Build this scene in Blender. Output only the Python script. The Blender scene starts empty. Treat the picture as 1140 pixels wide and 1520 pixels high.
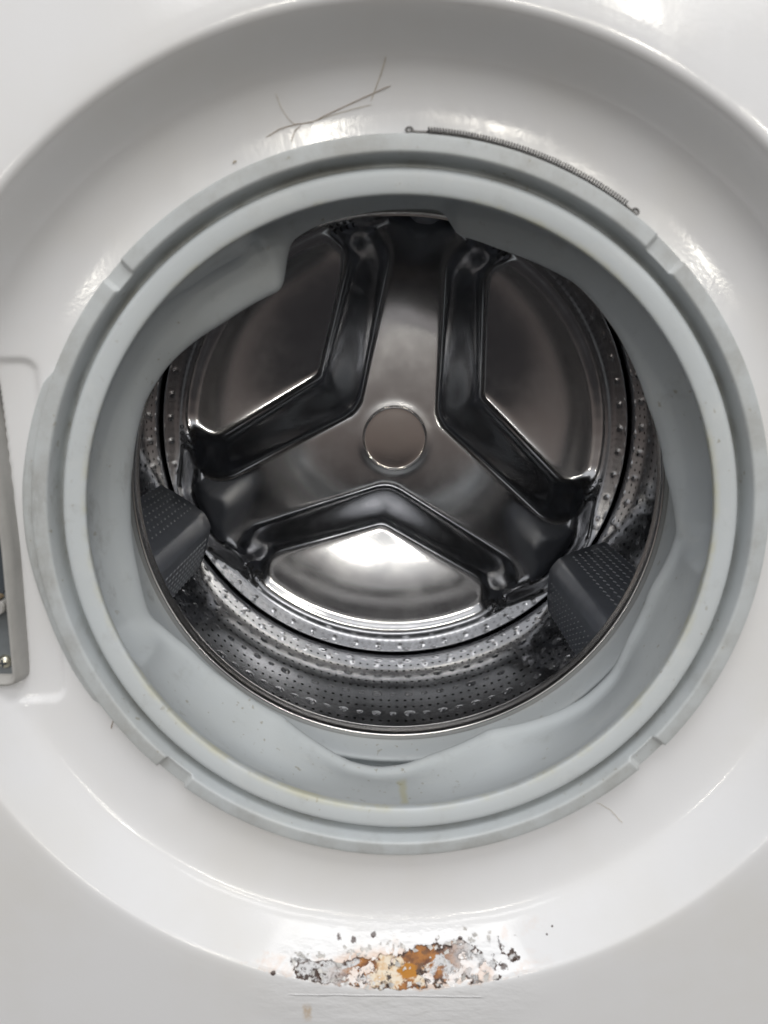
import bpy, math, random
import numpy as np
from mathutils import Matrix, Vector
random.seed(4)
rng = np.random.default_rng(4)
S = bpy.context.scene
COL = S.collection
PI = math.pi
RAD = math.radians

# ------------------------------------------------------------------ camera
# world: X right, Y into the machine, Z up; the drum axis is the Y axis
cam_d = bpy.data.cameras.new('camera')
cam = bpy.data.objects.new('camera', cam_d)
COL.objects.link(cam)
cam_d.sensor_fit = 'VERTICAL'
cam_d.sensor_height = 36.0
cam_d.sensor_width = 27.0
cam_d.lens = 1100.0 / 1520.0 * 36.0
cam_d.clip_start = 0.01
cam_d.clip_end = 50.0
cam_d.dof.use_dof = True
cam_d.dof.focus_distance = 0.60
cam_d.dof.aperture_fstop = 12.0
_p, _w, _r = 0.2109, -0.0082, 0.0059
_f = Vector((math.sin(_w) * math.cos(_p), math.cos(_w) * math.cos(_p), -math.sin(_p)))
_x = Vector((math.cos(_w), -math.sin(_w), 0))
_u = _x.cross(_f)
_x2 = math.cos(_r) * _x + math.sin(_r) * _u
_u2 = -math.sin(_r) * _x + math.cos(_r) * _u
cam.matrix_world = Matrix(((_x2.x, _u2.x, -_f.x, -0.0042), (_x2.y, _u2.y, -_f.y, -0.3394),
                           (_x2.z, _u2.z, -_f.z, 0.0812), (0, 0, 0, 1)))
S.camera = cam

# ------------------------------------------------------------------ light
world = bpy.data.worlds.new('World')
S.world = world
world.use_nodes = True
bg = world.node_tree.nodes['Background']
# pale walls and ceiling, brown far floor, near floor painted dark for steel reflections
_wt = world.node_tree
_tc = _wt.nodes.new('ShaderNodeTexCoord')
_sx = _wt.nodes.new('ShaderNodeSeparateXYZ')
_mr = _wt.nodes.new('ShaderNodeMapRange')
_mr.inputs[1].default_value = -1.0
_mr.inputs[2].default_value = 1.0
_cr = _wt.nodes.new('ShaderNodeValToRGB')
_cr.color_ramp.interpolation = 'EASE'
_e = _cr.color_ramp.elements
_e[0].position, _e[0].color = 0.405, (0.032, 0.030, 0.031, 1)
_e[1].position, _e[1].color = 0.447, (0.165, 0.138, 0.126, 1)
_n = _e.new(0.495)
_n.color = (0.25, 0.225, 0.21, 1)
_n = _e.new(0.58)
_n.color = (0.70, 0.71, 0.73, 1)
_n = _e.new(0.90)
_n.color = (0.66, 0.67, 0.69, 1)
_wt.links.new(_tc.outputs['Generated'], _sx.inputs[0])
_wt.links.new(_sx.outputs[2], _mr.inputs[0])
_wt.links.new(_mr.outputs[0], _cr.inputs[0])
_wt.links.new(_cr.outputs[0], bg.inputs[0])
bg.inputs[1].default_value = 1.0


def area(name, loc, target, sx, sy, energy, color=(1, 1, 1), shape='RECTANGLE'):
    d = bpy.data.lights.new(name, 'AREA')
    d.shape = shape
    d.size = sx
    if shape in ('RECTANGLE', 'ELLIPSE'):
        d.size_y = sy
    d.energy = energy
    d.color = color
    o = bpy.data.objects.new(name, d)
    COL.objects.link(o)
    o.location = loc
    o.rotation_euler = (Vector(target) - Vector(loc)).to_track_quat('-Z', 'Y').to_euler()
    return o


area('ceiling_panel_light', (0.02, -0.66, 1.40), (0, -0.05, 0.0), 1.1, 0.6, 10.0, (1.0, 0.995, 0.985))
area('dish_fill_light', (0.12, -1.12, 0.74), (0, 0, 0.05), 1.1, 0.20, 2.8, (1.0, 0.99, 0.975))  # added fill from the front, brightens the dish floor
# small workshop ceiling lamps; the last pair is added to light the drum
for _i, (_l, _d, _e) in enumerate((((1.13, -3.62, 1.63), 0.08, 4.5), ((1.40, -3.77, 0.58), 0.12, 5.0), ((1.17, -3.86, 0.15), 0.07, 2.6), ((0.84, -3.89, 0.74), 0.12, 6.0), ((-1.30, -3.80, 0.20), 0.07, 2.6),
                                     ((-0.26, -3.40, 0.62), 0.20, 3.8), ((0.32, -3.40, 0.52), 0.20, 3.8))):
    area('workshop_and_fill_lamp', _l, (0, 0, 0), _d, _d, _e, (1.0, 0.95, 0.84), 'DISK')

S.view_settings.view_transform = 'Standard'
S.view_settings.look = 'None'
S.view_settings.exposure = -0.02
S.view_settings.gamma = 1.0
S.view_settings.use_curve_mapping = False
S.cycles.max_bounces = 14
S.cycles.glossy_bounces = 10
S.cycles.diffuse_bounces = 5
S.cycles.sample_clamp_indirect = 4.0


# ------------------------------------------------------------------ helpers
class NT:
    """small helper to write shader node graphs"""

    def __init__(self, name):
        self.m = bpy.data.materials.new(name)
        self.m.use_nodes = True
        self.t = self.m.node_tree
        self.b = self.t.nodes['Principled BSDF']
        self._tc = None

    def n(self, typ, **kw):
        nd = self.t.nodes.new(typ)
        for k, v in kw.items():
            setattr(nd, k, v)
        return nd

    def link(self, a, b):
        self.t.links.new(a, b)

    def put(self, sock, v):
        if isinstance(v, (int, float)):
            sock.default_value = v
        elif isinstance(v, (tuple, list)):
            if sock.type == 'RGBA' and len(v) == 3:
                v = (*v, 1)
            sock.default_value = v
        else:
            self.link(v, sock)

    def obj(self):
        if self._tc is None:
            self._tc = self.n('ShaderNodeTexCoord')
        return self._tc.outputs['Object']

    def math(self, op, a, b=0.0, c=0.0, clamp=False):
        nd = self.n('ShaderNodeMath', operation=op, use_clamp=clamp)
        self.put(nd.inputs[0], a)
        self.put(nd.inputs[1], b)
        self.put(nd.inputs[2], c)
        return nd.outputs[0]

    def xyz(self):
        nd = self.n('ShaderNodeSeparateXYZ')
        self.link(self.obj(), nd.inputs[0])
        return nd.outputs[0], nd.outputs[1], nd.outputs[2]

    def noise(self, scale, detail=4.0, rough=0.55, vec=None, dist=0.0, stretch=None):
        nd = self.n('ShaderNodeTexNoise')
        nd.inputs['Scale'].default_value = scale
        nd.inputs['Detail'].default_value = detail
        nd.inputs['Roughness'].default_value = rough
        nd.inputs['Distortion'].default_value = dist
        v = vec or self.obj()
        if stretch:
            mp = self.n('ShaderNodeMapping')
            mp.inputs['Scale'].default_value = stretch
            self.link(v, mp.inputs[0])
            v = mp.outputs[0]
        self.link(v, nd.inputs['Vector'])
        return nd.outputs['Fac']

    def step(self, v, lo, hi, a=0.0, b=1.0):
        nd = self.n('ShaderNodeMapRange', interpolation_type='SMOOTHSTEP')
        self.put(nd.inputs[0], v)
        nd.inputs[1].default_value = lo
        nd.inputs[2].default_value = hi
        nd.inputs[3].default_value = a
        nd.inputs[4].default_value = b
        return nd.outputs[0]

    def mix(self, f, a, b):
        nd = self.n('ShaderNodeMix', data_type='RGBA')
        self.put(nd.inputs[0], f)
        self.put(nd.inputs[6], a)
        self.put(nd.inputs[7], b)
        return nd.outputs[2]

    def bump(self, h, strength, dist, prev=None):
        nd = self.n('ShaderNodeBump')
        nd.inputs['Strength'].default_value = strength
        nd.inputs['Distance'].default_value = dist
        self.link(h, nd.inputs['Height'])
        if prev is not None:
            self.link(prev, nd.inputs['Normal'])
        self.link(nd.outputs[0], self.b.inputs['Normal'])
        return nd.outputs[0]

    def set(self, **kw):
        names = {'color': 'Base Color', 'rough': 'Roughness', 'metal': 'Metallic', 'spec': 'Specular IOR Level',
                 'coat': 'Coat Weight', 'coat_rough': 'Coat Roughness', 'aniso': 'Anisotropic', 'sss': 'Subsurface Weight',
                 'sss_scale': 'Subsurface Scale', 'sss_rad': 'Subsurface Radius', 'tangent': 'Tangent',
                 'emit': 'Emission Color'}
        for k, v in kw.items():
            self.put(self.b.inputs[names[k]], v)
        return self.m


def mesh_obj(name, verts, faces, mat, parent=None, smooth=True):
    me = bpy.data.meshes.new(name)
    v = np.asarray(verts, dtype=np.float32)
    if isinstance(faces, np.ndarray):
        k = faces.shape[1]
        nf = len(faces)
        me.vertices.add(len(v))
        me.vertices.foreach_set('co', v.ravel())
        me.loops.add(nf * k)
        me.loops.foreach_set('vertex_index', faces.astype(np.int32).ravel())
        me.polygons.add(nf)
        me.polygons.foreach_set('loop_start', np.arange(0, nf * k, k, dtype=np.int32))
        me.update(calc_edges=True)
        me.validate()
    else:
        me.from_pydata([tuple(map(float, q)) for q in v], [], faces)
        me.update()
    if smooth:
        me.polygons.foreach_set('use_smooth', np.ones(len(me.polygons), dtype=bool))
    me.materials.append(mat)
    o = bpy.data.objects.new(name, me)
    COL.objects.link(o)
    if parent is not None:
        o.parent = parent
    return o


def grid_faces(nu, nv, wrap_u=False, flip=False):
    iu = np.arange(nu if wrap_u else nu - 1)
    iv = np.arange(nv - 1)
    a, b = np.meshgrid(iu, iv, indexing='ij')
    a2 = (a + 1) % nu
    f = np.stack([a * nv + b, a2 * nv + b, a2 * nv + b + 1, a * nv + b + 1], -1).reshape(-1, 4)
    return f[:, ::-1].copy() if flip else f


def chaikin(P, it=2, closed=False):
    """corner cutting on the second-last axis; P (..., n, d)"""
    for _ in range(it):
        if closed:
            A, B = P, np.roll(P, -1, axis=-2)
        else:
            A, B = P[..., :-1, :], P[..., 1:, :]
        q = 0.75 * A + 0.25 * B
        r = 0.25 * A + 0.75 * B
        out = np.stack([q, r], axis=-2)
        out = out.reshape(*P.shape[:-2], -1, P.shape[-1])
        if not closed:
            out = np.concatenate([P[..., :1, :], out, P[..., -1:, :]], axis=-2)
        P = out
    return P


def lathe(name, prof, mat, parent=None, n=360, it=2, flip=False):
    """prof: list of (r, y) revolved about the Y axis"""
    P = chaikin(np.array(prof, float), it) if it else np.array(prof, float)
    a = np.linspace(0, 2 * PI, n, endpoint=False)
    V = np.stack([np.sin(a)[:, None] * P[:, 0], np.broadcast_to(P[:, 1], (n, len(P))), np.cos(a)[:, None] * P[:, 0]], -1)
    return mesh_obj(name, V.reshape(-1, 3), grid_faces(n, len(P), True, flip), mat, parent)


def tube(name, pts, rad, mat, parent=None, ns=8, taper=None):
    P = np.array(pts, float)
    n = len(P)
    T = np.gradient(P, axis=0)
    T /= np.linalg.norm(T, axis=1)[:, None] + 1e-12
    N = np.cross(T[0], (0.31, 0.77, 0.55))
    N /= np.linalg.norm(N)
    V = []
    ang = np.linspace(0, 2 * PI, ns, endpoint=False)
    for i in range(n):
        N = N - T[i] * (N @ T[i])
        N /= np.linalg.norm(N)
        B = np.cross(T[i], N)
        r = rad if taper is None else rad * taper[i]
        V.append(P[i] + r * (np.cos(ang)[:, None] * N + np.sin(ang)[:, None] * B))
    V = np.array(V).transpose(1, 0, 2)      # ns, n
    faces = [tuple(f) for f in grid_faces(ns, n, True)]
    faces += [tuple(k * n for k in range(ns))[::-1], tuple(k * n + n - 1 for k in range(ns))]
    return mesh_obj(name, V.reshape(-1, 3), faces, mat, parent)


def sstep(x, a, b):
    t = np.clip((x - a) / (b - a), 0, 1)
    return t * t * (3 - 2 * t)


def polar(r, a_deg, y):
    a = RAD(a_deg)
    return (r * math.sin(a), y, r * math.cos(a))


def empty(name, loc, label, cat):
    o = bpy.data.objects.new(name, None)
    COL.objects.link(o)
    o.location = loc
    o.empty_display_size = 0.05
    o['label'] = label
    o['category'] = cat
    bpy.context.view_layer.update()
    return o


def adopt(root, o):
    """parent o to root keeping world placement (meshes are written in world space)"""
    o.parent = root
    o.matrix_parent_inverse = Matrix.Translation(root.location).inverted()


# ------------------------------------------------------------------ materials
def mat_enamel():
    N = NT('white_enamel')
    x, y, z = N.xyz()
    r = N.math('SQRT', N.math('ADD', N.math('MULTIPLY', x, x), N.math('MULTIPLY', z, z)))
    # ---- peeled patch on the lower wall of the dish
    low = N.step(z, -0.15, -0.17)                      # only at the bottom
    nA = N.noise(70, 6, 0.65)
    nB = N.noise(190, 5, 0.6)
    nC = N.noise(420, 3, 0.6)
    nL = N.noise(38, 4, 0.6, dist=0.4)
    # long thin chip: full height from the middle to the right end, tapering to the left
    taper = N.step(x, -0.060, 0.010, 0.0038, 0.0088)
    yc = N.step(x, -0.060, 0.005, -0.0232, -0.0182)
    dx = N.math('DIVIDE', N.math('ABSOLUTE', N.math('SUBTRACT', x, -0.0005)), 0.053)
    dy = N.math('DIVIDE', N.math('ABSOLUTE', N.math('SUBTRACT', y, yc)), taper)
    d = N.math('MAXIMUM', dx, dy)
    d = N.math('ADD', d, N.math('MULTIPLY', N.math('SUBTRACT', nL, 0.5), 2.0))
    d = N.math('ADD', d, N.math('MULTIPLY', N.math('SUBTRACT', nB, 0.5), 1.1))
    d = N.math('ADD', d, N.step(low, 0.0, 1.0, 5.0, 0.0))
    zc = N.math('SUBTRACT', z, -0.0088)
    rc = N.math('SQRT', N.math('ADD', N.math('MULTIPLY', x, x), N.math('MULTIPLY', zc, zc)))
    rc = N.math('ADD', rc, N.math('MULTIPLY', N.math('SUBTRACT', nB, 0.5), 0.004))
    d = N.math('ADD', d, N.step(rc, 0.2218, 0.2248, 0.0, 1.5))
    # islands of paint still holding on inside the chip
    isl = N.step(N.noise(62, 6, 0.66, dist=0.3), 0.545, 0.56)
    d = N.math('ADD', d, N.math('MULTIPLY', isl, 0.55))
    patch = N.step(d, 0.90, 0.86)
    rim = N.math('MULTIPLY', N.step(d, 0.97, 0.91), N.step(d, 0.74, 0.86))
    rim = N.math('MULTIPLY', rim, N.step(nA, 0.44, 0.52))
    # bare primed metal, light grey with fine dark speckle
    grey = N.mix(N.step(N.noise(800, 3, 0.6), 0.50, 0.66), (0.66, 0.655, 0.66), (0.36, 0.35, 0.35))
    # rust only towards the middle, bleeding outwards
    xr = N.math('ADD', N.math('ABSOLUTE', N.math('SUBTRACT', x, 0.000)), N.math('MULTIPLY', N.math('SUBTRACT', nL, 0.5), 0.05))
    cream = N.mix(N.step(nC, 0.45, 0.65), (0.80, 0.70, 0.56), (0.70, 0.50, 0.30))
    inside = N.mix(N.step(xr, 0.022, 0.014), grey, cream)
    rustc = N.mix(N.step(nB, 0.35, 0.65), (0.42, 0.17, 0.035), (0.13, 0.045, 0.018))
    rustm = N.math('MULTIPLY', N.step(N.noise(80, 6, 0.66, dist=0.8), 0.465, 0.50), N.step(N.math('ABSOLUTE', N.math('SUBTRACT', x, 0.002)), 0.040, 0.018))
    inside = N.mix(rustm, inside, rustc)
    inside = N.mix(N.math('MULTIPLY', N.step(N.noise(140, 6, 0.7), 0.57, 0.61), N.step(x, 0.02, 0.0, 0.45, 1.0)), inside, (0.06, 0.04, 0.033))
    amber = N.step(N.math('ADD', N.math('ADD', N.math('POWER', N.math('DIVIDE', N.math('SUBTRACT', x, 0.008), 0.0075), 2), N.math('POWER', N.math('DIVIDE', N.math('ADD', y, 0.0190), 0.0038), 2)), N.math('MULTIPLY', nA, 3.0)), 2.3, 2.15)
    amber = N.math('MULTIPLY', amber, low)
    inside = N.mix(amber, inside, (0.46, 0.185, 0.008))
    # ---- enamel colour with faint soiling
    soil = N.noise(9, 4, 0.6)
    paint = N.mix(N.step(soil, 0.35, 0.75), (0.80, 0.80, 0.81), (0.765, 0.755, 0.74))
    # rusty blush round the patch
    blush = N.math('MULTIPLY', N.step(d, 1.7, 0.85), N.step(nL, 0.48, 0.62))
    paint = N.mix(N.math('MULTIPLY', blush, 0.65), paint, (0.66, 0.42, 0.27))
    # a few single spots: x, z, radius
    spots = None
    for (sx, sy, sz, sr) in ((-0.0109, -0.0049, -0.2176, 0.0022), (-0.0285, -0.0068, -0.2176, 0.0030), (-0.0215, -0.0077, -0.2186, 0.0022), (0.0547, -0.0214, -0.2210, 0.0024),
                             (-0.0610, -0.0255, -0.2225, 0.0016), (0.0808, -0.0111, -0.2059, 0.0009), (0.0825, -0.0130, -0.2058, 0.0008), (0.0775, -0.0135, -0.2085, 0.0008), (0.034, -0.0078, -0.2165, 0.0014)):
        q = N.math('SQRT', N.math('ADD', N.math('ADD', N.math('POWER', N.math('SUBTRACT', x, sx), 2), N.math('POWER', N.math('SUBTRACT', y, sy), 2)), N.math('POWER', N.math('SUBTRACT', z, sz), 2)))
        q = N.math('ADD', N.math('DIVIDE', q, sr), N.math('ADD', N.math('MULTIPLY', nC, 1.4), N.math('MULTIPLY', nB, 1.8)))
        q = N.step(q, 2.35, 2.05)
        spots = q if spots is None else N.math('MAXIMUM', spots, q)
    col = N.mix(patch, paint, inside)
    col = N.mix(rim, col, (0.10, 0.06, 0.045))
    col = N.mix(spots, col, (0.075, 0.05, 0.045))
    # yellow-brown run on the flat front below the chip
    st = N.math('MULTIPLY', N.step(N.math('ABSOLUTE', N.math('ADD', x, N.math('ADD', 0.0442, N.math('MULTIPLY', N.math('SUBTRACT', nA, 0.5), 0.006)))), 0.0032, 0.0008), N.step(N.math('ABSOLUTE', N.math('ADD', z, 0.2450)), 0.0065, 0.003))
    col = N.mix(N.math('MULTIPLY', st, N.step(nB, 0.4, 0.6, 0.2, 0.7)), col, (0.55, 0.38, 0.20))
    # tiny specks of dirt everywhere
    vor = N.n('ShaderNodeTexVoronoi')
    vor.inputs['Scale'].default_value = 24
    N.link(N.obj(), vor.inputs['Vector'])
    sp = N.math('MULTIPLY', N.step(vor.outputs['Distance'], 0.028, 0.016), N.step(N.noise(17, 2), 0.56, 0.60))
    col = N.mix(N.math('MULTIPLY', sp, 0.75), col, (0.22, 0.15, 0.10))
    smear = N.step(N.noise(26, 5, 0.7, stretch=(3.0, 1, 0.6), dist=0.8), 0.50, 0.72, 0.0, 0.10)
    rough = N.math('ADD', N.math('ADD', N.math('MULTIPLY', patch, 0.45), smear), N.step(soil, 0.3, 0.8, 0.10, 0.17))
    N.set(color=col, rough=rough, spec=0.5)
    # relief: orange peel, blisters round the patch, peeled edge
    b0 = N.bump(N.noise(7, 2, 0.5), 0.03, 0.01)
    b1 = N.bump(N.noise(520, 2, 0.5), 0.035, 0.0008, b0)
    blist = N.step(N.math('ADD', N.math('POWER', N.math('DIVIDE', x, 0.085), 2), N.math('POWER', N.math('DIVIDE', N.math('ADD', z, 0.232), 0.030), 2)), 1.0, 0.2)
    b2 = N.bump(N.math('MULTIPLY', blist, N.noise(95, 4, 0.6, stretch=(0.6, 1, 1.3))), 0.55, 0.0016, b1)
    line = N.math('MULTIPLY', N.step(N.math('ABSOLUTE', N.math('ADD', N.math('ADD', z, 0.2345), N.math('MULTIPLY', N.math('SUBTRACT', nA, 0.5), 0.0012))), 0.0006, 0.0002), N.step(N.math('ABSOLUTE', N.math('ADD', x, 0.0045)), 0.050, 0.044))
    b2 = N.bump(line, 0.8, 0.0006, b2)
    N.bump(N.math('ADD', N.step(d, 0.84, 0.92), N.math('MULTIPLY', N.math('MULTIPLY', patch, nB), 0.5)), 1.0, 0.0011, b2)
    return N.m


def mat_rubber():
    N = NT('grey_rubber')
    x, y, z = N.xyz()
    r = N.math('SQRT', N.math('ADD', N.math('MULTIPLY', x, x), N.math('MULTIPLY', z, z)))
    n1 = N.noise(14, 5, 0.6)
    n2 = N.noise(60, 5, 0.65)
    col = N.mix(N.step(n1, 0.3, 0.75), (0.56, 0.593, 0.61), (0.54, 0.566, 0.57))
    col = N.mix(N.math('MULTIPLY', N.step(n2, 0.55, 0.75), 0.25), col, (0.30, 0.30, 0.28))
    film = N.step(N.noise(24, 6, 0.7, stretch=(1, 2.5, 1), dist=1.0), 0.52, 0.72, 0.0, 0.30)
    col = N.mix(film, col, (0.66, 0.67, 0.65))
    # wear on the outer band
    band = N.math('MULTIPLY', N.step(r, 0.1625, 0.165), N.step(y, 0.004, 0.0))
    col = N.mix(N.math('MULTIPLY', band, N.step(N.noise(45, 5, 0.7), 0.35, 0.75, 0.15, 0.7)), col, (0.36, 0.355, 0.335))
    # grime settled in the groove and the outer corner
    gr = N.math('MULTIPLY', N.step(N.math('ABSOLUTE', N.math('SUBTRACT', r, 0.1612)), 0.0022, 0.0008), N.step(N.noise(30, 5, 0.65), 0.35, 0.7, 0.1, 0.75))
    col = N.mix(N.math('MULTIPLY', gr, N.step(y, 0.02, 0.014)), col, (0.27, 0.265, 0.24))
    dots = N.math('MULTIPLY', N.step(N.noise(240, 3, 0.5), 0.665, 0.70), N.step(N.noise(14, 2), 0.48, 0.60))
    col = N.mix(N.math('MULTIPLY', dots, 0.6), col, (0.30, 0.27, 0.20))
    # yellowed free edge of the lip
    edge = N.math('MULTIPLY', N.step(N.math('ABSOLUTE', N.math('SUBTRACT', r, 0.1490)), 0.0026, 0.0002), N.step(N.math('ABSOLUTE', N.math('SUBTRACT', y, 0.0040)), 0.0040, 0.0015))
    col = N.mix(N.math('MULTIPLY', edge, N.step(N.math('ADD', N.math('MULTIPLY', N.noise(9, 3, 0.5), 0.6), N.math('MULTIPLY', N.noise(70, 5, 0.7), 0.4)), 0.44, 0.64, 0.0, 0.75)), col, (0.54, 0.52, 0.36))
    # yellow drip at the bottom
    drip = N.math('MULTIPLY', N.step(N.math('ABSOLUTE', N.math('SUBTRACT', x, N.math('MULTIPLY', N.noise(40, 2), 0.008))), 0.0035, 0.0005), N.step(z, -0.135, -0.146))
    drip = N.math('MULTIPLY', drip, N.step(N.math('ABSOLUTE', N.math('SUBTRACT', y, 0.026)), 0.022, 0.012))
    col = N.mix(N.math('MULTIPLY', drip, 0.5), col, (0.50, 0.46, 0.22))
    # dark smudges on the left of the lip
    sm = N.math('MULTIPLY', N.step(x, -0.135, -0.15), N.step(N.noise(55, 5, 0.7, stretch=(1, 1, 0.4)), 0.54, 0.68))
    col = N.mix(N.math('MULTIPLY', sm, 0.4), col, (0.27, 0.265, 0.25))
    N.set(color=col, rough=N.step(n2, 0.3, 0.8, 0.40, 0.56), spec=0.45)
    b = N.bump(N.noise(900, 2, 0.5), 0.10, 0.0004)
    N.bump(N.noise(40, 3, 0.5), 0.10, 0.002, b)
    return N.m


def mat_steel(name, base, rough0, rough1, brush=0.0, scale=(1, 1, 1)):
    N = NT(name)
    n1 = N.noise(16, 5, 0.6)
    col = N.mix(N.step(n1, 0.3, 0.75), base, tuple(c * 0.93 for c in base))
    N.set(color=col, metal=1.0, rough=N.step(N.noise(28, 5, 0.65), 0.3, 0.75, rough0, rough1))
    # long fine scratches in several directions
    s1 = N.noise(60, 3, 0.6, stretch=(26, 4, 0.7))
    s2 = N.noise(60, 3, 0.6, stretch=(0.7, 4, 26))
    b = N.bump(N.math('ADD', s1, s2), 0.012 + brush, 0.0004)
    N.bump(N.noise(18, 2, 0.5), 0.03, 0.003, b)
    return N.m


def mat_plain(name, col, rough, metal=0.0, var=0.12, nscale=60, bump=0.08):
    N = NT(name)
    n1 = N.noise(nscale, 5, 0.6)
    N.set(color=N.mix(N.step(n1, 0.3, 0.75), col, tuple(c * (1 - var) for c in col)), metal=metal,
          rough=N.step(N.noise(nscale * 0.6, 4), 0.3, 0.75, rough * 0.85, min(1, rough * 1.15)))
    N.bump(N.noise(nscale * 6, 3), bump, 0.0005)
    return N.m


M_enamel = mat_enamel()
M_rubber = mat_rubber()
M_flake = mat_plain('flaked_paint', (0.74, 0.72, 0.69), 0.35, 0.0, 0.35, 300)
M_back = mat_steel('polished_steel_back', (0.62, 0.622, 0.635), 0.11, 0.17)
M_shell = mat_steel('polished_steel_shell', (0.67, 0.672, 0.682), 0.12, 0.17)
M_rim = mat_steel('rolled_steel_edge', (0.66, 0.64, 0.62), 0.14, 0.22)
M_hub = mat_steel('hub_steel', (0.72, 0.69, 0.67), 0.08, 0.13)
M_lifter = mat_plain('dark_blue_grey_plastic', (0.34, 0.365, 0.42), 0.38, bump=0.05)
M_ridge = mat_plain('pale_ridge_plastic', (0.68, 0.70, 0.74), 0.4)  # ridges paler than the lifter body
M_tub = mat_plain('dark_tub_plastic', (0.02, 0.02, 0.02), 0.6)
M_spring = mat_plain('spring_steel', (0.22, 0.215, 0.21), 0.32, 1.0)
M_hinge = mat_plain('hinge_metal', (0.16, 0.175, 0.185), 0.45, 0.0, 0.25)
M_hframe = mat_plain('hinge_frame_plastic', (0.42, 0.41, 0.39), 0.45, 0.0, 0.15)
M_hdark = mat_plain('hinge_recess', (0.05, 0.06, 0.07), 0.55)
M_hdirt = mat_plain('rusty_dirt', (0.34, 0.26, 0.16), 0.8, 0.0, 0.4, 200)
M_screw = mat_plain('zinc_screw', (0.62, 0.60, 0.50), 0.28, 1.0)
M_hair = mat_plain('brown_hair', (0.30, 0.20, 0.12), 0.5)
M_hair2 = mat_plain('pale_straw', (0.52, 0.44, 0.32), 0.5)

# ------------------------------------------------------------------ washing machine: front panel
BASE = -0.46
machine = empty('washing_machine', (0, 0.22, BASE), 'white front loading washing machine with its door open, rust on the lower dish edge', 'washing machine')

DISH = chaikin(np.array([(0.1688, 0.0048), (0.172, 0.0045), (0.185, 0.0038), (0.1965, 0.0026), (0.2030, 0.0006), (0.2075, -0.0028), (0.2115, -0.0085), (0.2200, -0.0230), (0.2216, -0.0252),
                         (0.2240, -0.0260), (0.2310, -0.0262)]), 3)
CZ = -0.0088          # the dish sits a little below the drum axis


def dish_y(r):
    return float(np.interp(r, DISH[:, 0], DISH[:, 1]))


def dish_off(r):
    return CZ * sstep(np.asarray(r, float), 0.175, 0.205)


def build_panel():
    na = 900
    a = np.linspace(0, 2 * PI, na, endpoint=False)
    # a point exactly on each panel corner
    for cxn, czn in ((0.297, 0.39), (0.297, -0.45), (-0.297, -0.45), (-0.297, 0.39)):
        t = math.atan2(cxn, czn - CZ) % (2 * PI)
        a[np.argmin(np.abs(a - t))] = t
    sx, sz = np.sin(a), np.cos(a)
    rb = np.minimum(0.297 / np.maximum(np.abs(sx), 1e-6), np.where(sz > 0, 0.39 - CZ, 0.45 + CZ) / np.maximum(np.abs(sz), 1e-6))
    rr = list(DISH[:, 0])
    R = [np.full(na, q) for q in rr]
    Y = [np.full(na, q) for q in DISH[:, 1]]
    for k in range(1, 15):
        t = (k / 14) ** 1.3
        R.append(0.231 * (1 - t) + rb * t)
        Y.append(np.full(na, -0.0262))
    # rounded fold to the sides
    for dr, dy in ((0.0015, 0.0006), (0.0026, 0.0018), (0.003, 0.0035), (0.003, 0.02)):
        R.append(rb + dr)
        Y.append(np.full(na, -0.0262 + dy))
    R = np.array(R).T
    Y = np.array(Y).T
    X, Z = R * sx[:, None], R * sz[:, None] + dish_off(R)
    # hinge pad: shallow pressed step on the left of the dish
    def box(x0, x1, z0, z1, rad):
        qx = np.maximum(np.maximum(x0 - X, X - x1) + rad, 0)
        qz = np.maximum(np.maximum(z0 - Z, Z - z1) + rad, 0)
        return np.hypot(qx, qz) - rad
    pad = box(-0.40, -0.1665, -0.0895, 0.0775, 0.006)
    slant = (X + 0.1815) * 0.957 + (Z + 0.0430) * 0.29       # slanted crease at the lower right of the pad
    s = sstep(-pad, -0.0012, 0.0016) * sstep(R, 0.172, 0.176)
    flat = -0.0085                                             # the hinge seat is a flat pressed pocket
    inset = box(-0.225, -0.1850, -0.078, 0.0745, 0.006)
    s2 = sstep(-inset, -0.0012, 0.0010) * sstep(R, 0.176, 0.180)
    Y = Y + 0.0020 * s * sstep(0.205 - R, -0.008, 0.008)
    Y = np.where(Y < 0.0105, Y * (1 - s2) + 0.0105 * s2, Y)
    return mesh_obj('front_panel', np.stack([X, Y, Z], -1).reshape(-1, 3), grid_faces(na, R.shape[1], True, True), M_enamel)


panel = build_panel()
adopt(machine, panel)

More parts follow.
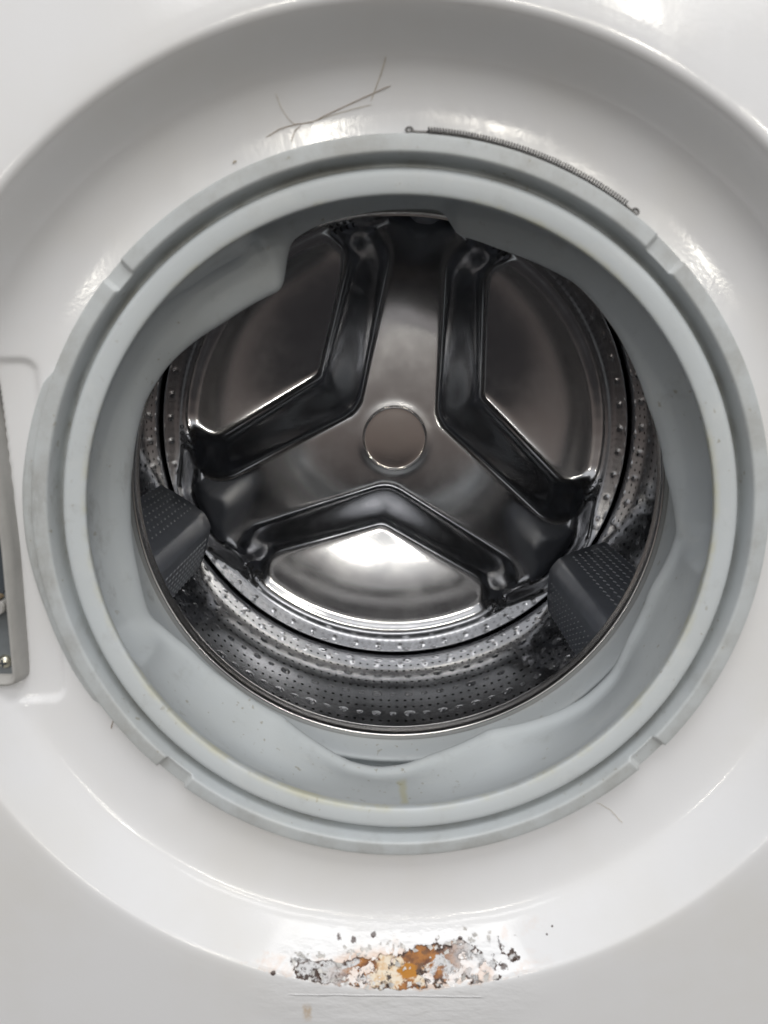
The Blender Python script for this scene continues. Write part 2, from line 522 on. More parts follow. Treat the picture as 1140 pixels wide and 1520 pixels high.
# curled flakes of paint along the edge of the rust patch
def paint_flakes():
    V, F = [], []
    rs = np.linspace(0.204, 0.2222, 200)
    ys = np.array([dish_y(q) for q in rs])
    def surf(x, y):
        r = float(np.interp(-y, -ys, rs))
        z = -math.sqrt(max(r * r - x * x, 0)) + float(dish_off(r))
        sl = (dish_y(r + .0006) - dish_y(r - .0006)) / .0012
        n = np.array((sl * x / r, -1.0, sl * (-math.sqrt(max(r * r - x * x, 0)) / r)))
        return np.array((x, dish_y(r), z)), n / np.linalg.norm(n)
    for k in range(95):
        x = rng.uniform(-0.052, 0.052)
        top = -0.0085 - 0.010 * max(0.0, -x / 0.055) ** 1.2
        u = rng.random()
        y = (top + rng.normal(0, 0.0012)) if u < 0.45 else ((-0.0242 + rng.normal(0, 0.0006)) if u < 0.7 else rng.uniform(-0.0235, top))
        p, n = surf(x, y)
        t1 = np.cross(n, rng.normal(size=3))
        t1 /= np.linalg.norm(t1)
        t2 = np.cross(n, t1)
        L = rng.uniform(0.0007, 0.0022)
        m = rng.integers(5, 8)
        curl = rng.uniform(0.25, 0.8)
        b = len(V)
        ang = np.sort(rng.uniform(0, 2 * PI, m))
        up = []
        for q in ang:
            rr = L * rng.uniform(0.6, 1.1)
            a_, b_ = rr * math.cos(q), rr * math.sin(q) * 0.7
            up.append(p + t1 * a_ + t2 * b_ + n * (0.00012 + curl * max(0.0, a_ + L * 0.4) ** 2 / L))
        V.extend(up)
        V.extend([w - n * 0.00016 for w in up])
        F.append(tuple(range(b, b + m)))
        F.append(tuple(range(b + 2 * m - 1, b + m - 1, -1)))
        for q in range(m):
            q2 = (q + 1) % m
            F.append((b + q, b + m + q, b + m + q2, b + q2))
    o = mesh_obj('paint_flakes', V, F, M_flake, smooth=False)
    o['kind'] = 'stuff'
    o.parent = panel


paint_flakes()

# cabinet sides behind the front panel
cv, cf = [], []
def add_box(V, Fc, x0, x1, y0, y1, z0, z1):
    b = len(V)
    V += [(x0, y0, z0), (x1, y0, z0), (x1, y1, z0), (x0, y1, z0), (x0, y0, z1), (x1, y0, z1), (x1, y1, z1), (x0, y1, z1)]
    Fc += [(b, b + 3, b + 2, b + 1), (b + 4, b + 5, b + 6, b + 7), (b, b + 1, b + 5, b + 4), (b + 1, b + 2, b + 6, b + 5), (b + 2, b + 3, b + 7, b + 6), (b + 3, b, b + 4, b + 7)]
add_box(cv, cf, -0.2985, -0.2965, -0.030, 0.52, -0.449, 0.389)
add_box(cv, cf, 0.2965, 0.2985, -0.030, 0.52, -0.449, 0.389)
add_box(cv, cf, -0.2960, 0.2960, -0.030, 0.52, 0.387, 0.390)
add_box(cv, cf, -0.2960, 0.2960, -0.030, 0.52, -0.450, -0.447)
add_box(cv, cf, -0.2960, 0.2960, 0.517, 0.519, -0.446, 0.386)
cab = mesh_obj('cabinet', cv, cf, M_enamel, smooth=False)
adopt(machine, cab)
for fx in (-0.25, 0.25):
    for fy in (0.02, 0.45):
        ft = lathe('foot', [(0.0, -0.005), (0.018, -0.005), (0.022, -0.003), (0.022, 0.006), (0.010, 0.008), (0.010, 0.012), (0.0, 0.012)], M_tub, n=20, it=0)
        ft.data.transform(Matrix.Translation((fx, fy, BASE + 0.005)) @ Matrix.Rotation(PI / 2, 4, 'X'))
        adopt(machine, ft)

# dark tub that the drum turns in
tub = lathe('tub', [(0.1890, 0.070), (0.262, 0.085), (0.264, 0.10), (0.264, 0.46), (0.25, 0.475), (0.0, 0.476)], M_tub, n=120, it=1, flip=True)
adopt(machine, tub)

# ------------------------------------------------------------------ door gasket
def ang_interp(a_deg, table):
    t = sorted(table)
    ks = np.array([q[0] for q in t], float)
    vs = np.array([q[1] for q in t], float)
    ks = np.concatenate([ks - 360, ks, ks + 360])
    vs = np.concatenate([vs, vs, vs])
    return np.interp(a_deg % 360, ks, vs)


def smooth_wrap(v, w):
    k = np.hanning(2 * w + 3)[1:-1]
    k /= k.sum()
    e = np.concatenate([v[-w:], v, v[:w]])
    return np.convolve(e, k, 'valid')


RIDGE = [(245.1, .1530), (241.4, .1490), (234.2, .1436), (220.5, .1412), (207.6, .1408), (197.9, .1486), (189.6, .1564), (183.8, .1580), (178.0, .1552), (171.7, .1495), (157.7, .1425),
         (143.1, .1516), (135.9, .1550), (127.9, .1556), (120.0, .1506), (108.0, .1475), (99.7, .1515), (95.3, .1530), (82.0, .1440), (254.9, .1492), (269.8, .1455), (278.6, .1445),
         (291.9, .1449), (301.3, .1414), (316.3, .1326), (332.0, .1277), (334.7, .1357), (337.6, .1468), (343.7, .1499), (355.6, .1512), (8.3, .1521),
         (11.1, .1420), (20.5, .1419), (38.0, .1470), (51.6, .1453), (66.8, .1419)]
NOTCH = [(310.7, 314.6), (39.8, 45.0), (129.2, 134.8), (219.0, 224.5)]


def build_gasket():
    na = 1080
    ad = np.linspace(0, 360, na, endpoint=False)
    rr = smooth_wrap(ang_interp(ad, RIDGE), 8)
    # the recess behind the lip: deep at the sides and the top, filled by a lobe at the bottom and the upper left
    rv = ang_interp(ad, [(0, .168), (60, .171), (92, .174), (99, .1520), (135, .1525), (160, .1545), (183, .1555), (205, .1545), (225, .1525), (240, .1510), (246.5, .174),
                         (290, .173), (302, .160), (318, .150), (330, .1455), (333, .150), (336, .168)])
    rv = smooth_wrap(rv, 3)
    lobe = sstep(np.minimum(ad - 98, 244 - ad), -3, 4)
    crease = rv * .55 + (rr + .004) * .45
    lobe2 = sstep(ad, 300, 312) * (1 - sstep(ad, 331, 335))
    crease = crease * (1 - lobe2) + .1560 * lobe2
    # tab on the left
    rf = ang_interp(ad, [(0, .1722), (236.5, .1722), (239.5, .1768), (245, .1774), (256, .1772), (267, .1786), (276, .1786), (288.5, .1772), (292.5, .1766), (296, .1724), (300, .1722)])
    rf = smooth_wrap(rf, 2)
    yf = np.array([dish_y(q) for q in rf])
    nt = np.zeros(na)
    for n0, n1 in NOTCH:
        nt[(ad >= n0) & (ad <= n1)] = 1
    c = np.ones(na)
    rows = [(rf + .0004, yf + .004), (rf, np.minimum(yf - .0005, .0095)), (rf - .0006, np.minimum(yf - .0025, .0075)), (.1724 * c, .0010 * c), (.1719 * c, .0003 * c + nt * .0004), (.1716 * c, -.0010 * c + nt * 0.0010),
            (.1714 * c, -.0034 * c + nt * .0026), (.1704 * c, -.0042 * c + nt * .0033), (.1655 * c, -.0043 * c + nt * .0027), (.1641 * c, -.0041 * c + nt * .0019), (.1635 * c, -.0028 * c + nt * .001),
            (.1628 * c, .0070 * c), (.1620 * c, .0094 * c), (.1606 * c, .0092 * c), (.1598 * c, .0050 * c), (.1588 * c, .0016 * c), (.1570 * c, .0002 * c),
            (.1530 * c, .0006 * c), (.1500 * c, .0013 * c), (.1486 * c, .0019 * c), (.1482 * c, .0030 * c), (.1486 * c, .0060 * c),
            (.1492 * c + (rv - .1492) * .55, .0135 * c), (rv, .0260 * c), (crease, .0390 * c), (rr + .0035, .0490 * c), (rr, .0545 * c),
            (rr + .0008, .0585 * c), (rr * .4 + .172 * .6, .0615 * c), (.1825 * c, .0650 * c), (.1860 * c, .0760 * c), (.1800 * c, .0880 * c), (.1715 * c, .0850 * c), (.1680 * c, .0790 * c), (.1650 * c, .0800 * c), (.1622 * c, .0900 * c), (.1612 * c, .0990 * c), (.1680 * c, .1030 * c)]
    P = np.stack([np.stack([r, y], -1) for r, y in rows], 1)       # na, k, 2
    # slow unevenness of soft rubber
    P[:, 22:27, 0] += (0.0007 * np.sin(np.radians(ad) * 5 + 1.0) + 0.0005 * np.sin(np.radians(ad) * 11))[:, None]
    P = chaikin(P, 2)
    a = np.radians(ad)[:, None]
    V = np.stack([np.sin(a) * P[..., 0], P[..., 1], np.cos(a) * P[..., 0]], -1)
    return mesh_obj('door_gasket', V.reshape(-1, 3), grid_faces(na, P.shape[1], True, True), M_rubber)


gasket = build_gasket()
adopt(machine, gasket)

# tension spring of the retaining clamp, with the wire and its hooks
def spring():
    turns, per = 74, 12
    n = turns * per
    t = np.linspace(0, 1, n)
    a = np.radians(3.6 + (33.6 - 3.6) * t)
    ph = t * turns * 2 * PI
    rc, rw = 0.1733, 0.00165
    r = rc + rw * np.cos(ph)
    y = 0.0010 + rw * np.sin(ph)
    o = tube('clamp_spring', np.stack([np.sin(a) * r, y, np.cos(a) * r], -1), 0.00042, M_spring, ns=6)
    adopt(machine, o)
    def wire(a0, a1, hook):
        pts = [polar(0.1733 - 0.0002 * math.sin(k / 8 * PI), a0 + (a1 - a0) * k / 8, 0.0010) for k in range(9)]
        sg = 1 if a1 > a0 else -1
        cr, cy = 0.1730, 0.0010
        for k in range(1, 15):
            th = k / 14 * 1.55 * PI
            pts.append(polar(cr + 0.0009 * (1 - math.cos(th)) - 0.0002, a1 + sg * math.degrees(0.0013 * math.sin(th) / cr), cy - 0.0006 * k / 14))
        w = tube('spring_hook', pts, 0.00055, M_spring, parent=o, ns=8)
    wire(3.6, 0.9, 1)
    wire(33.6, 35.4, 1)
spring()

# ------------------------------------------------------------------ door hinge on the left
def build_hinge():
    root_loc = (-0.190, -0.008, 0.0)
    yb = -0.010
    def round_poly(poly, rad=0.004, m=5):
        P = np.array(poly, float)
        out = []
        n = len(P)
        for i in range(n):
            A, B, C = P[i - 1], P[i], P[(i + 1) % n]
            ra = min(rad, 0.45 * np.linalg.norm(A - B), 0.45 * np.linalg.norm(C - B))
            a = B + (A - B) / np.linalg.norm(A - B) * ra
            c = B + (C - B) / np.linalg.norm(C - B) * ra
            for k in range(m + 1):
                t = k / m
                out.append((1 - t) ** 2 * a + 2 * t * (1 - t) * B + t * t * c)
        return np.array(out)
    def plate(name, poly, y0, y1, mat, bev=0.0008):
        n = len(poly)
        P = round_poly(poly, 0.0015)
        n = len(P)
        V = [(x, y1, z) for x, z in P] + [(x, y0 + bev, z) for x, z in P]
        c = P.mean(0)
        V += [(x + (c[0] - x) * 0.04, y0, z + (c[1] - z) * 0.012) for x, z in P]
        F = [tuple(range(2 * n, 3 * n))]
        for L in (0, n):
            for k in range(n):
                k2 = (k + 1) % n
                F.append((L + k, L + k2, L + n + k2, L + n + k))
        return mesh_obj(name, V, F, mat, smooth=False)
    def frame(name, outer, inner, y0, y1, mat):
        A = round_poly(outer, 0.005)
        B = round_poly(inner, 0.004)
        n = len(A)
        Mid = A * 0.72 + B * 0.28
        Mid2 = A * 0.35 + B * 0.65
        V = [(x, y1, z) for x, z in A] + [(x, (y0 + y1) / 2, z) for x, z in A] + [(x, y0, z) for x, z in Mid] + [(x, y0 + .0004, z) for x, z in Mid2] + [(x, y1, z) for x, z in B]
        F = []
        for L in range(4):
            for k in range(n):
                k2 = (k + 1) % n
                F.append((L * n + k, L * n + k2, (L + 1) * n + k2, (L + 1) * n + k))
        return mesh_obj(name, V, F, mat)
    def sk(poly):       # the housing leans a little to the left at its top
        return [(x - 0.0058 - 0.022 * max(z + 0.02, -0.06), z) for x, z in poly]
    out = sk([(-0.225, 0.076), (-0.1790, 0.076), (-0.1770, 0.030), (-0.1768, -0.010), (-0.1785, -0.055), (-0.1792, -0.079), (-0.225, -0.079)])
    inn = sk([(-0.221, 0.072), (-0.1830, 0.072), (-0.1810, 0.030), (-0.1808, -0.010), (-0.1826, -0.055), (-0.1834, -0.0745), (-0.221, -0.0745)])
    body = frame('door_hinge', out, inn, -0.0070, 0.0085, M_hframe)
    adopt(machine, body)
    kids = []
    kids.append(plate('hinge_plate', sk([(-0.2225, 0.0735), (-0.1822, 0.0735), (-0.1800, 0.03), (-0.1798, -0.01), (-0.1816, -0.055), (-0.1824, -0.0760), (-0.2225, -0.0760)]), 0.0015, 0.0085, M_hinge))
    kids.append(plate('hinge_pocket', sk([(-0.214, 0.020), (-0.1835, 0.020), (-0.1828, 0.0), (-0.1828, -0.028), (-0.185, -0.034), (-0.214, -0.034)]), 0.0008, 0.0020, M_hdark))
    kids.append(plate('hinge_arm', sk([(-0.222, -0.050), (-0.1840, -0.0355), (-0.1828, -0.0375), (-0.1835, -0.0415), (-0.222, -0.058)]), -0.0045, 0.003, M_hframe))
    kids.append(plate('dirt_crust', sk([(-0.214, -0.0385), (-0.1862, -0.0330), (-0.1850, -0.0352), (-0.214, -0.0475)]), -0.0036, 0.003, M_hdirt))
    for k in kids:
        k.parent = body
    # dome-head screw with a cross slot
    sc = lathe('screw', [(0.0, -0.0028), (0.0012, -0.0027), (0.0026, -0.0018), (0.0033, -0.0006), (0.0034, 0.0), (0.0034, 0.003)], M_screw, n=24, it=1)
    slv, slf = [], []
    add_box(slv, slf, -0.0018, 0.0018, -0.0030, -0.0015, -0.00035, 0.00035)
    add_box(slv, slf, -0.00035, 0.00035, -0.00302, -0.0015, -0.0018, 0.0018)
    sc.parent = body
    sc.location = (-0.1935, 0.0010, -0.0685)
    sl = mesh_obj('cross_slot', slv, slf, M_hdark, parent=sc, smooth=False)
build_hinge()

# ------------------------------------------------------------------ the drum
drum = empty('wash_drum', (0, 0.26, 0), 'polished stainless steel wash drum with perforated wall inside the grey gasket', 'drum')
ROT = 7.0          # the star has turned a little clockwise
TILT = 0.19       # slope of the shields in the pockets
YB = 0.420         # depth of the seam between back wall and shell


def sd_poly(U, V, poly):
    """signed distance to a polygon (negative inside)"""
    P = np.array(poly, float)
    d = np.full(U.shape, 1e9)
    s = np.ones(U.shape)
    n = len(P)
    for i in range(n):
        j = (i + n - 1) % n
        ex, ey = P[j] - P[i]
        wx, wy = U - P[i, 0], V - P[i, 1]
        t = np.clip((wx * ex + wy * ey) / (ex * ex + ey * ey), 0, 1)
        bx, by = wx - ex * t, wy - ey * t
        d = np.minimum(d, bx * bx + by * by)
        c1 = V >= P[i, 1]
        c2 = V < P[j, 1]
        c3 = ex * wy > ey * wx
        flip = (c1 & c2 & c3) | (~c1 & ~c2 & ~c3)
        s = np.where(flip, -s, s)
    return s * np.sqrt(d)


def smax(a, b, k):
    h = np.clip(0.5 + 0.5 * (a - b) / k, 0, 1)
    return b * (1 - h) + a * h + k * h * (1 - h)


def back_height(r, a_deg):
    """relief of the drum's back wall towards the viewer, in metres"""
    rel = (a_deg - ROT) % 120.0 - 60.0          # 0 on a pocket's axis, +-60 on the spokes
    U, V = r * np.cos(np.radians(rel)), r * np.sin(np.radians(rel))
    def shield(u0, u1, v1, ra, k):
        # inset outline, its far side an arc about the drum axis, rounded by k
        t = np.linspace(math.asin(v1 / ra), -math.asin(v1 / ra), 15)
        poly = [(u0, 0), (u1, v1)] + [(ra * math.cos(q), ra * math.sin(q)) for q in t] + [(u1, -v1)]
        return sd_poly(U, V, poly) - k
    outl = shield(0.0782, 0.1313, 0.1130, 0.1895, 0.030)
    plat = shield(0.1151, 0.1531, 0.1010, 0.1910, 0.016)
    # broad flat spokes, falling to the seam only at their ends
    r0 = 0.186 + 0.012 * sstep(np.abs(rel), 40.0, 54.0)
    spoke = 0.0300 * (1 - sstep(r, r0, 0.2225 + 0.0135 * sstep(np.abs(rel), 40.0, 54.0))) + 0.003
    # deep pocket: one long sloping wall from the spoke's edge down to a shield-shaped floor
    ph = -0.0060 + TILT * (r - 0.155) - 0.8 * (r - 0.155) ** 2
    t = np.clip(-outl / (np.maximum(-outl, 0) + np.maximum(plat, 0) + 1e-6), 0, 1)
    t = 0.75 * t + 0.25 * t * t * (3 - 2 * t)
    inside = (outl < 0)
    h = np.where(inside, spoke * (1 - t) + ph * t, spoke)
    # slight bead where the wall meets the floor
    h += 0.0010 * np.exp(-((plat - 0.001) / 0.004) ** 2) * inside
    # hub boss
    h += 0.0006 * (1 - sstep(r, 0.0315, 0.0365))
    return h


def relief_sampler():
    """the pressed relief on a square grid, softened the way drawn sheet steel is"""
    n, ext = 900, 0.27
    g = (np.arange(n) + 0.5) / n * 2 * ext - ext
    X, Z = np.meshgrid(g, g, indexing='ij')
    R = np.hypot(X, Z)
    H = back_height(R, np.degrees(np.arctan2(X, Z)))
    f = np.fft.fftfreq(n, d=2 * ext / n)
    sig = 0.0027
    G = np.exp(-2 * (PI * sig) ** 2 * (f[:, None] ** 2 + f[None, :] ** 2))
    B = np.real(np.fft.ifft2(np.fft.fft2(H) * G))
    def sample(r, a_deg):
        a = np.radians(a_deg)
        u = (r * np.sin(a) + ext) / (2 * ext) * n - 0.5
        v = (r * np.cos(a) + ext) / (2 * ext) * n - 0.5
        i, j = np.floor(u).astype(int), np.floor(v).astype(int)
        fu, fv = u - i, v - j
        def w(t):
            return [(1 - t) ** 3 / 6, (3 * t ** 3 - 6 * t ** 2 + 4) / 6, (-3 * t ** 3 + 3 * t ** 2 + 3 * t + 1) / 6, t ** 3 / 6]
        wu, wv = w(fu), w(fv)
        out = 0
        for p in range(4):
            for q in range(4):
                out = out + wu[p] * wv[q] * B[i + p - 1, j + q - 1]
        # small dimples in a row near the seam
        pit = (a_deg - ROT) % (360 / 60.0) - 180 / 60.0
        dd = np.hypot(np.radians(pit) * r, r - 0.2290)
        return out + 0.0004 * (1 - sstep(dd, 0.0, 0.0036))
    return sample


def build_back():
    na = 1440
    r = np.concatenate([np.linspace(0.0015, 0.05, 20, endpoint=False), np.linspace(0.05, 0.2360, 230)])
    ad = np.linspace(0, 360, na, endpoint=False)
    A, R = np.meshgrid(ad, r, indexing='ij')
    Y = YB - SAMPLE(R, A)
    # rolled outer edge going behind the seam
    R = np.concatenate([R, np.full((na, 1), 0.2380), np.full((na, 1), 0.2386), np.full((na, 1), 0.2387)], 1)
    A = np.concatenate([A, A[:, :3]], 1)
    Y = np.concatenate([Y, np.full((na, 1), YB + 0.0002), np.full((na, 1), YB + 0.002), np.full((na, 1), YB + 0.018)], 1)
    a = np.radians(A)
    V = np.stack([np.sin(a) * R, Y, np.cos(a) * R], -1)
    return mesh_obj('back_wall', V.reshape(-1, 3), grid_faces(na, R.shape[1], True, True), M_back)


SAMPLE = relief_sampler()
back = build_back()
adopt(drum, back)
yh = YB - 0.0332
hub = lathe('hub_cap', [(0.0, yh - 0.0012), (0.010, yh - 0.00118), (0.020, yh - 0.00112), (0.0285, yh - 0.0010), (0.0300, yh - 0.0011), (0.0305, yh - 0.0019), (0.0313, yh - 0.0019), (0.0318, yh - 0.0006), (0.0319, yh + 0.004)], M_hub, n=128, it=2, flip=True)
hub.parent = back

# perforations in the webs beside the pockets
def web_holes():
    V, F = [], []
    spots = []
    for s in range(3):
        for sg in (-1, 1):
            c = ROT + 120 * s + sg * 21.0
            for i in range(3):
                for j in range(4):
                    spots.append((0.2045 + 0.0062 * i, c + sg * (j * 1.75 - 2.6) + 0.6 * i * sg))
    for r0, a0 in spots:
        b = len(V)
        n = 10
        h = SAMPLE(np.array([r0]), np.array([a0]))[0]
        cx, cy, cz = polar(r0, a0, YB - h)
        er = np.array((math.sin(RAD(a0)), 0, math.cos(RAD(a0))))
        et = np.array((math.cos(RAD(a0)), 0, -math.sin(RAD(a0))))
        h1 = SAMPLE(np.array([r0 + .002]), np.array([a0]))[0]
        sl = (h - h1) / .002
        for rad, up in ((0.0019, 0.0003), (0.0014, 0.0004), (0.0012, -0.0001)):
            for k in range(n):
                t = k / n * 2 * PI
                p = np.array((cx, cy, cz)) + er * rad * math.cos(t) * 1.3 + et * rad * math.sin(t)
                p[1] += sl * rad * math.cos(t) * 1.3 - up
                V.append(p)
        for L in (0, n):
            for k in range(n):
                k2 = (k + 1) % n
                F.append((b + L + k, b + L + k2, b + L + n + k2, b + L + n + k))
        F.append(tuple(b + 2 * n + k for k in range(n)))
    o = mesh_obj('web_perforations', V, F, M_tub, smooth=False)
    o['kind'] = 'stuff'
    o.parent = back
web_holes()


# perforated, dimpled shell built cell by cell with open holes
def build_shell():
    RS = 0.240
    NC = 198
    y1 = 0.4265
    rowh = 0.0133
    nrows = 22
    cw = 2 * PI / NC
    verts, quads, tris = [], [], []
    base = 0
    def cell_template(ncol, kind, size):
        w = ncol * cw * RS
        h = rowh
        nt, ns = 4 * ncol, 4
        B = [(-w / 2 + w * k / nt, -h / 2) for k in range(nt)] + [(w / 2, -h / 2 + h * k / ns) for k in range(ns)] + \
            [(w / 2 - w * k / nt, h / 2) for k in range(nt)] + [(-w / 2, h / 2 - h * k / ns) for k in range(ns)]
        B = np.array(B)
        n = len(B)
        ang = np.arctan2(B[:, 1], B[:, 0])
        C = np.stack([np.cos(ang), np.sin(ang)], -1)
        rings = [np.column_stack([B, np.zeros(n)])]
        if kind == 'hole':
            for rad, hh in ((size * 1.5, 0.0), (size, 0.0), (size * 0.99, -0.00008), (size * 0.97, -0.0016)):
                rings.append(np.column_stack([C * rad, np.full(n, hh)]))
        else:
            hgt = size * 0.24
            for q, hh in ((1.35, 0.0), (1.12, 0.0), (0.97, 0.04), (0.82, 0.26), (0.64, 0.58), (0.44, 0.82), (0.22, 0.96), (0.05, 1.0)):
                rings.append(np.column_stack([C * size * q, np.full(n, hgt * hh)]))
        P = np.concatenate(rings)
        f = []
        for L in [q for q in range(len(rings) - 1) if not (kind == 'hole' and q == 2)]:
            for k in range(n):
                k2 = (k + 1) % n
                f.append((L * n + k, L * n + k2, (L + 1) * n + k2, (L + 1) * n + k))
        return P, np.array(f)
    T_hole = cell_template(1, 'hole', 0.0015)
    T_hole2 = cell_template(1, 'hole', 0.0014)
    T_big = cell_template(2, 'dome', 0.0048)
    T_mid = cell_template(2, 'dome', 0.0039)
    T_small = cell_template(2, 'dome', 0.0030)
    def put(T, ac, yc, sgn=1):
        nonlocal base
        P, f = T
        a = ac + P[:, 0] / RS
        rr = RS - sgn * P[:, 2]
        verts.append(np.stack([np.sin(a) * rr, yc + P[:, 1], np.cos(a) * rr], -1))
        quads.append(f + base)
        base += len(P)
    for row in range(nrows):
        yc = y1 - 0.0175 - rowh * 0.5 - rowh * row
        typ = row % 3
        if typ == 0:
            seq = [T_big, T_small, T_mid, T_small, T_mid, T_small]
            for c in range(NC // 2):
                put(seq[(c + 2 * (row // 3)) % 6], (c * 2 + 1) * cw, yc)
        else:
            for c in range(NC):
                put(T_hole if (c * 7 + row) % 5 else T_hole2, (c + 0.5) * cw, yc)
    ybot = y1 - 0.0175 - rowh * nrows
    # plain strips at both ends
    n = NC * 4
    for ya, yb_, ra, rb2 in ((y1 - 0.0175, y1 + 0.008, RS, RS), (ybot - 0.010, ybot, RS, RS)):
        a = np.linspace(0, 2 * PI, n, endpoint=False)
        va = np.stack([np.sin(a) * ra, np.full(n, ya), np.cos(a) * ra], -1)
        vb = np.stack([np.sin(a) * rb2, np.full(n, yb_), np.cos(a) * rb2], -1)
        verts.append(np.concatenate([va, vb]))
        k = np.arange(n)
        k2 = (k + 1) % n
        quads.append(np.stack([k, k2, k2 + n, k + n], -1) + base)
        base += 2 * n
    V = np.concatenate(verts)
    Q = np.concatenate(quads)
    # weld shared borders
    key = np.round(V / 2e-5).astype(np.int64)
    _, first, inv = np.unique(key, axis=0, return_index=True, return_inverse=True)
    inv = inv.ravel()
    V = V[first]
    Q = inv[Q]
    ok = np.array([(Q[:, i] != Q[:, (i + 1) % 4]) for i in range(4)]).all(0)
    o = mesh_obj('drum_shell', V, Q[ok][:, ::-1].copy(), M_shell)
    return o, ybot - 0.010


shell, yfront = build_shell()
adopt(drum, shell)
rimo = lathe('drum_rim', [(0.2402, yfront + 0.0004), (0.2398, yfront - 0.006), (0.234, yfront - 0.012), (0.20, 0.1035), (0.172, 0.0995), (0.1625, 0.0965), (0.1590, 0.0940), (0.1573, 0.0938), (0.1566, 0.0955), (0.1567, 0.1000), (0.1572, 0.1060), (0.1590, 0.1075), (0.1620, 0.1072), (0.172, 0.1045)], M_rim, n=360, it=2)
adopt(drum, rimo)


# paddles
def build_lifter(ang):
    sec = chaikin(np.array([(-0.055, 0.2435), (-0.0470, 0.2375), (-0.0280, 0.2150), (-0.0105, 0.1980), (-0.0060, 0.1945), (0.0060, 0.1945), (0.0105, 0.1980),
                            (0.0280, 0.2150), (0.0470, 0.2375), (0.055, 0.2435)]), 2)
    n = len(sec)
    ys = [0.125, 0.128, 0.16, 0.20, 0.24, 0.28, 0.31, 0.33, None]
    V = []
    for k, y in enumerate(ys):
        for (t, r) in sec:
            e = (0.2435 - r) / 0.048
            if y is None:
                yy = 0.400 - 0.045 * e ** 1.2
            else:
                yy = y + (0.010 * e if k == 0 else 0)
            sc = 0.97 if k == 0 else 1.0
            V.append((t * sc, yy, r + (0.002 if k == 0 else 0)))
    # rounded back edge
    m = len(ys)
    for (t, r) in sec:
        e = (0.2435 - r) / 0.048
        V.append((t * 0.93, 0.4025 - 0.0445 * e ** 1.2, r + 0.0028 * e))
    V.append((0, 0.402, 0.230))
    V.append((0, 0.13, 0.230))
    F = []
    for k in range(m):
        for j in range(n - 1):
            F.append((k * n + j, k * n + j + 1, (k + 1) * n + j + 1, (k + 1) * n + j))
    for j in range(n - 1):
        F.append((m * n + j, m * n + j + 1, (m + 1) * n))
        F.append((j + 1, j, (m + 1) * n + 1))
    a = RAD(ang)
    M = Matrix(((math.cos(a), 0, math.sin(a)), (0, 1, 0), (-math.sin(a), 0, math.cos(a))))
    W = [tuple(M @ Vector(v)) for v in V]
    o = mesh_obj('lifter', W, F, M_lifter)
    adopt(drum, o)
    # little dash-shaped ridges on both flanks and the crest
    RV, RF = [], []
    def dash(t, y, r, nt, nr, tt, tr):
        L, Wd, H = 0.0026, 0.0008, 0.0007
        b = len(RV)
        c = np.array((t, y, r))
        nn = np.array((nt, 0, nr))
        tn = np.array((tt, 0, tr))
        dirv = np.array((0, 0.92, 0)) + tn * 0.38
        dirv /= np.linalg.norm(dirv)
        sd = np.cross(dirv, nn)
        pts = [c - dirv * L, c - dirv * L * 0.5 + sd * Wd, c + dirv * L * 0.5 + sd * Wd, c + dirv * L, c + dirv * L * 0.5 - sd * Wd, c - dirv * L * 0.5 - sd * Wd,
               c - dirv * L * 0.55 + nn * H, c + dirv * L * 0.55 + nn * H]
        RV.extend([tuple(M @ Vector(p)) for p in pts])
        RF.extend([(b, b + 1, b + 6), (b + 1, b + 2, b + 7, b + 6), (b + 2, b + 3, b + 7), (b + 3, b + 4, b + 7), (b + 4, b + 5, b + 6, b + 7), (b + 5, b, b + 6)])
    sarr = sec
    seglen = np.concatenate([[0], np.cumsum(np.linalg.norm(np.diff(sarr, axis=0), axis=1))])
    for side in (0, 1):
        for i in range(7):
            s = 0.012 + i * 0.0072
            if side:
                s = seglen[-1] - s
            t = np.interp(s, seglen, sarr[:, 0])
            r = np.interp(s, seglen, sarr[:, 1])
            t2 = np.interp(s + .001, seglen, sarr[:, 0])
            r2 = np.interp(s + .001, seglen, sarr[:, 1])
            tv = np.array((t2 - t, r2 - r))
            tv /= np.linalg.norm(tv)
            nv = np.array((tv[1], -tv[0]))
            for j in range(22):
                y = 0.15 + j * 0.0105 + (i % 2) * 0.005
                e = (0.2435 - r) / 0.048
                if y > 0.394 - 0.046 * e:
                    continue
                dash(t, y, r, nv[0], nv[1], tv[0], tv[1])
    g = mesh_obj('grip_ridges', RV, RF, M_ridge, smooth=False)
    g['kind'] = 'stuff'
    g.parent = o
    return o


for k in range(3):
    build_lifter(ROT + 120 * k)


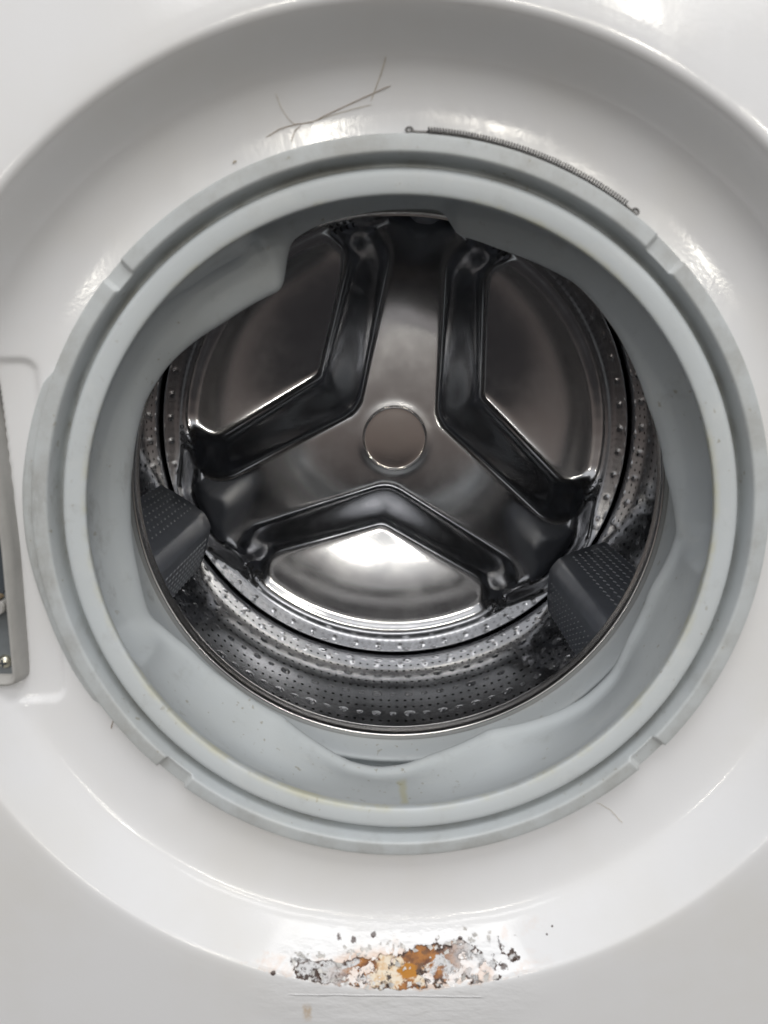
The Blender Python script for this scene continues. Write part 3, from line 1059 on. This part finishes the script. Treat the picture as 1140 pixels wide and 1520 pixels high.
# ------------------------------------------------------------------ hairs and straw stuck to the dish
def strand(name, pts, rad, mat, label, cat='hair'):
    """pts: (r, angle) on the dish; smoothed, lying on its surface"""
    P = []
    for r, a in pts:
        P.append((r, a))
    P = chaikin(np.array(P, float), 3)
    W = []
    for i, (r, a) in enumerate(P):
        q = polar(r, a, 0)
        W.append((q[0], dish_y(r) - rad * 1.1 - 0.0003 * (1 + math.sin(i * 0.7)), q[2] + float(dish_off(r))))
    n = len(W)
    tp = np.clip(np.minimum(np.arange(n) + 1.5, n - np.arange(n)) / 6.0, 0.45, 1)
    o = tube(name, W, rad, mat, ns=6, taper=tp)
    o['label'] = label
    o['category'] = cat
    return o


strand('hair', [(.1820, 341.3), (.1842, 343.6), (.1839, 345.7), (.1831, 347.1), (.1830, 348.4), (.1898, 353.3), (.1952, 356.4), (.1988, 358.5)], 0.00015, M_hair,
       'long brown hair stuck to the white dish above the gasket')
strand('straw', [(.2085, 358.0), (.2052, 357.6), (.2000, 356.9), (.1906, 355.9)], 0.00014, M_hair2,
       'short straight brown fibre crossing the end of the long hair', 'fibre')
strand('straw', [(.1828, 347.3), (.1842, 350.0), (.1862, 353.5), (.1881, 356.0)], 0.00010, M_hair2,
       'thin pale fibre lying just below the long brown hair', 'fibre')
strand('straw', [(.2030, 344.8), (.1950, 344.8), (.1870, 345.1), (.1840, 345.6)], 0.00009, M_hair2,
       'faint vertical fibre above the left end of the long hair', 'fibre')
strand('lint_crumb', [(.1764, 344.4), (.1778, 344.6), (.1805, 345.2), (.1825, 346.2)], 0.00015, M_hair,
       'small dark crumb with a fibre under the left end of the long hair', 'lint')
strand('lint_crumb', [(.1768, 335.6), (.1772, 335.9), (.1770, 336.2)], 0.00028, M_hair2,
       'tiny brown crumb on the dish left of the long hair', 'lint')
strand('lint_crumb', [(.1788, 234.0), (.1778, 234.3), (.1762, 234.6), (.1745, 235.0)], 0.00020, M_hair,
       'tiny dark lint on the dish below the gasket tab', 'lint')
strand('hair', [(.1910, 142.1), (.1888, 142.4), (.1858, 142.7), (.1830, 143.1), (.1776, 144.4)], 0.00010, M_hair2,
       'fine curved hair on the lower right of the dish', 'hair')
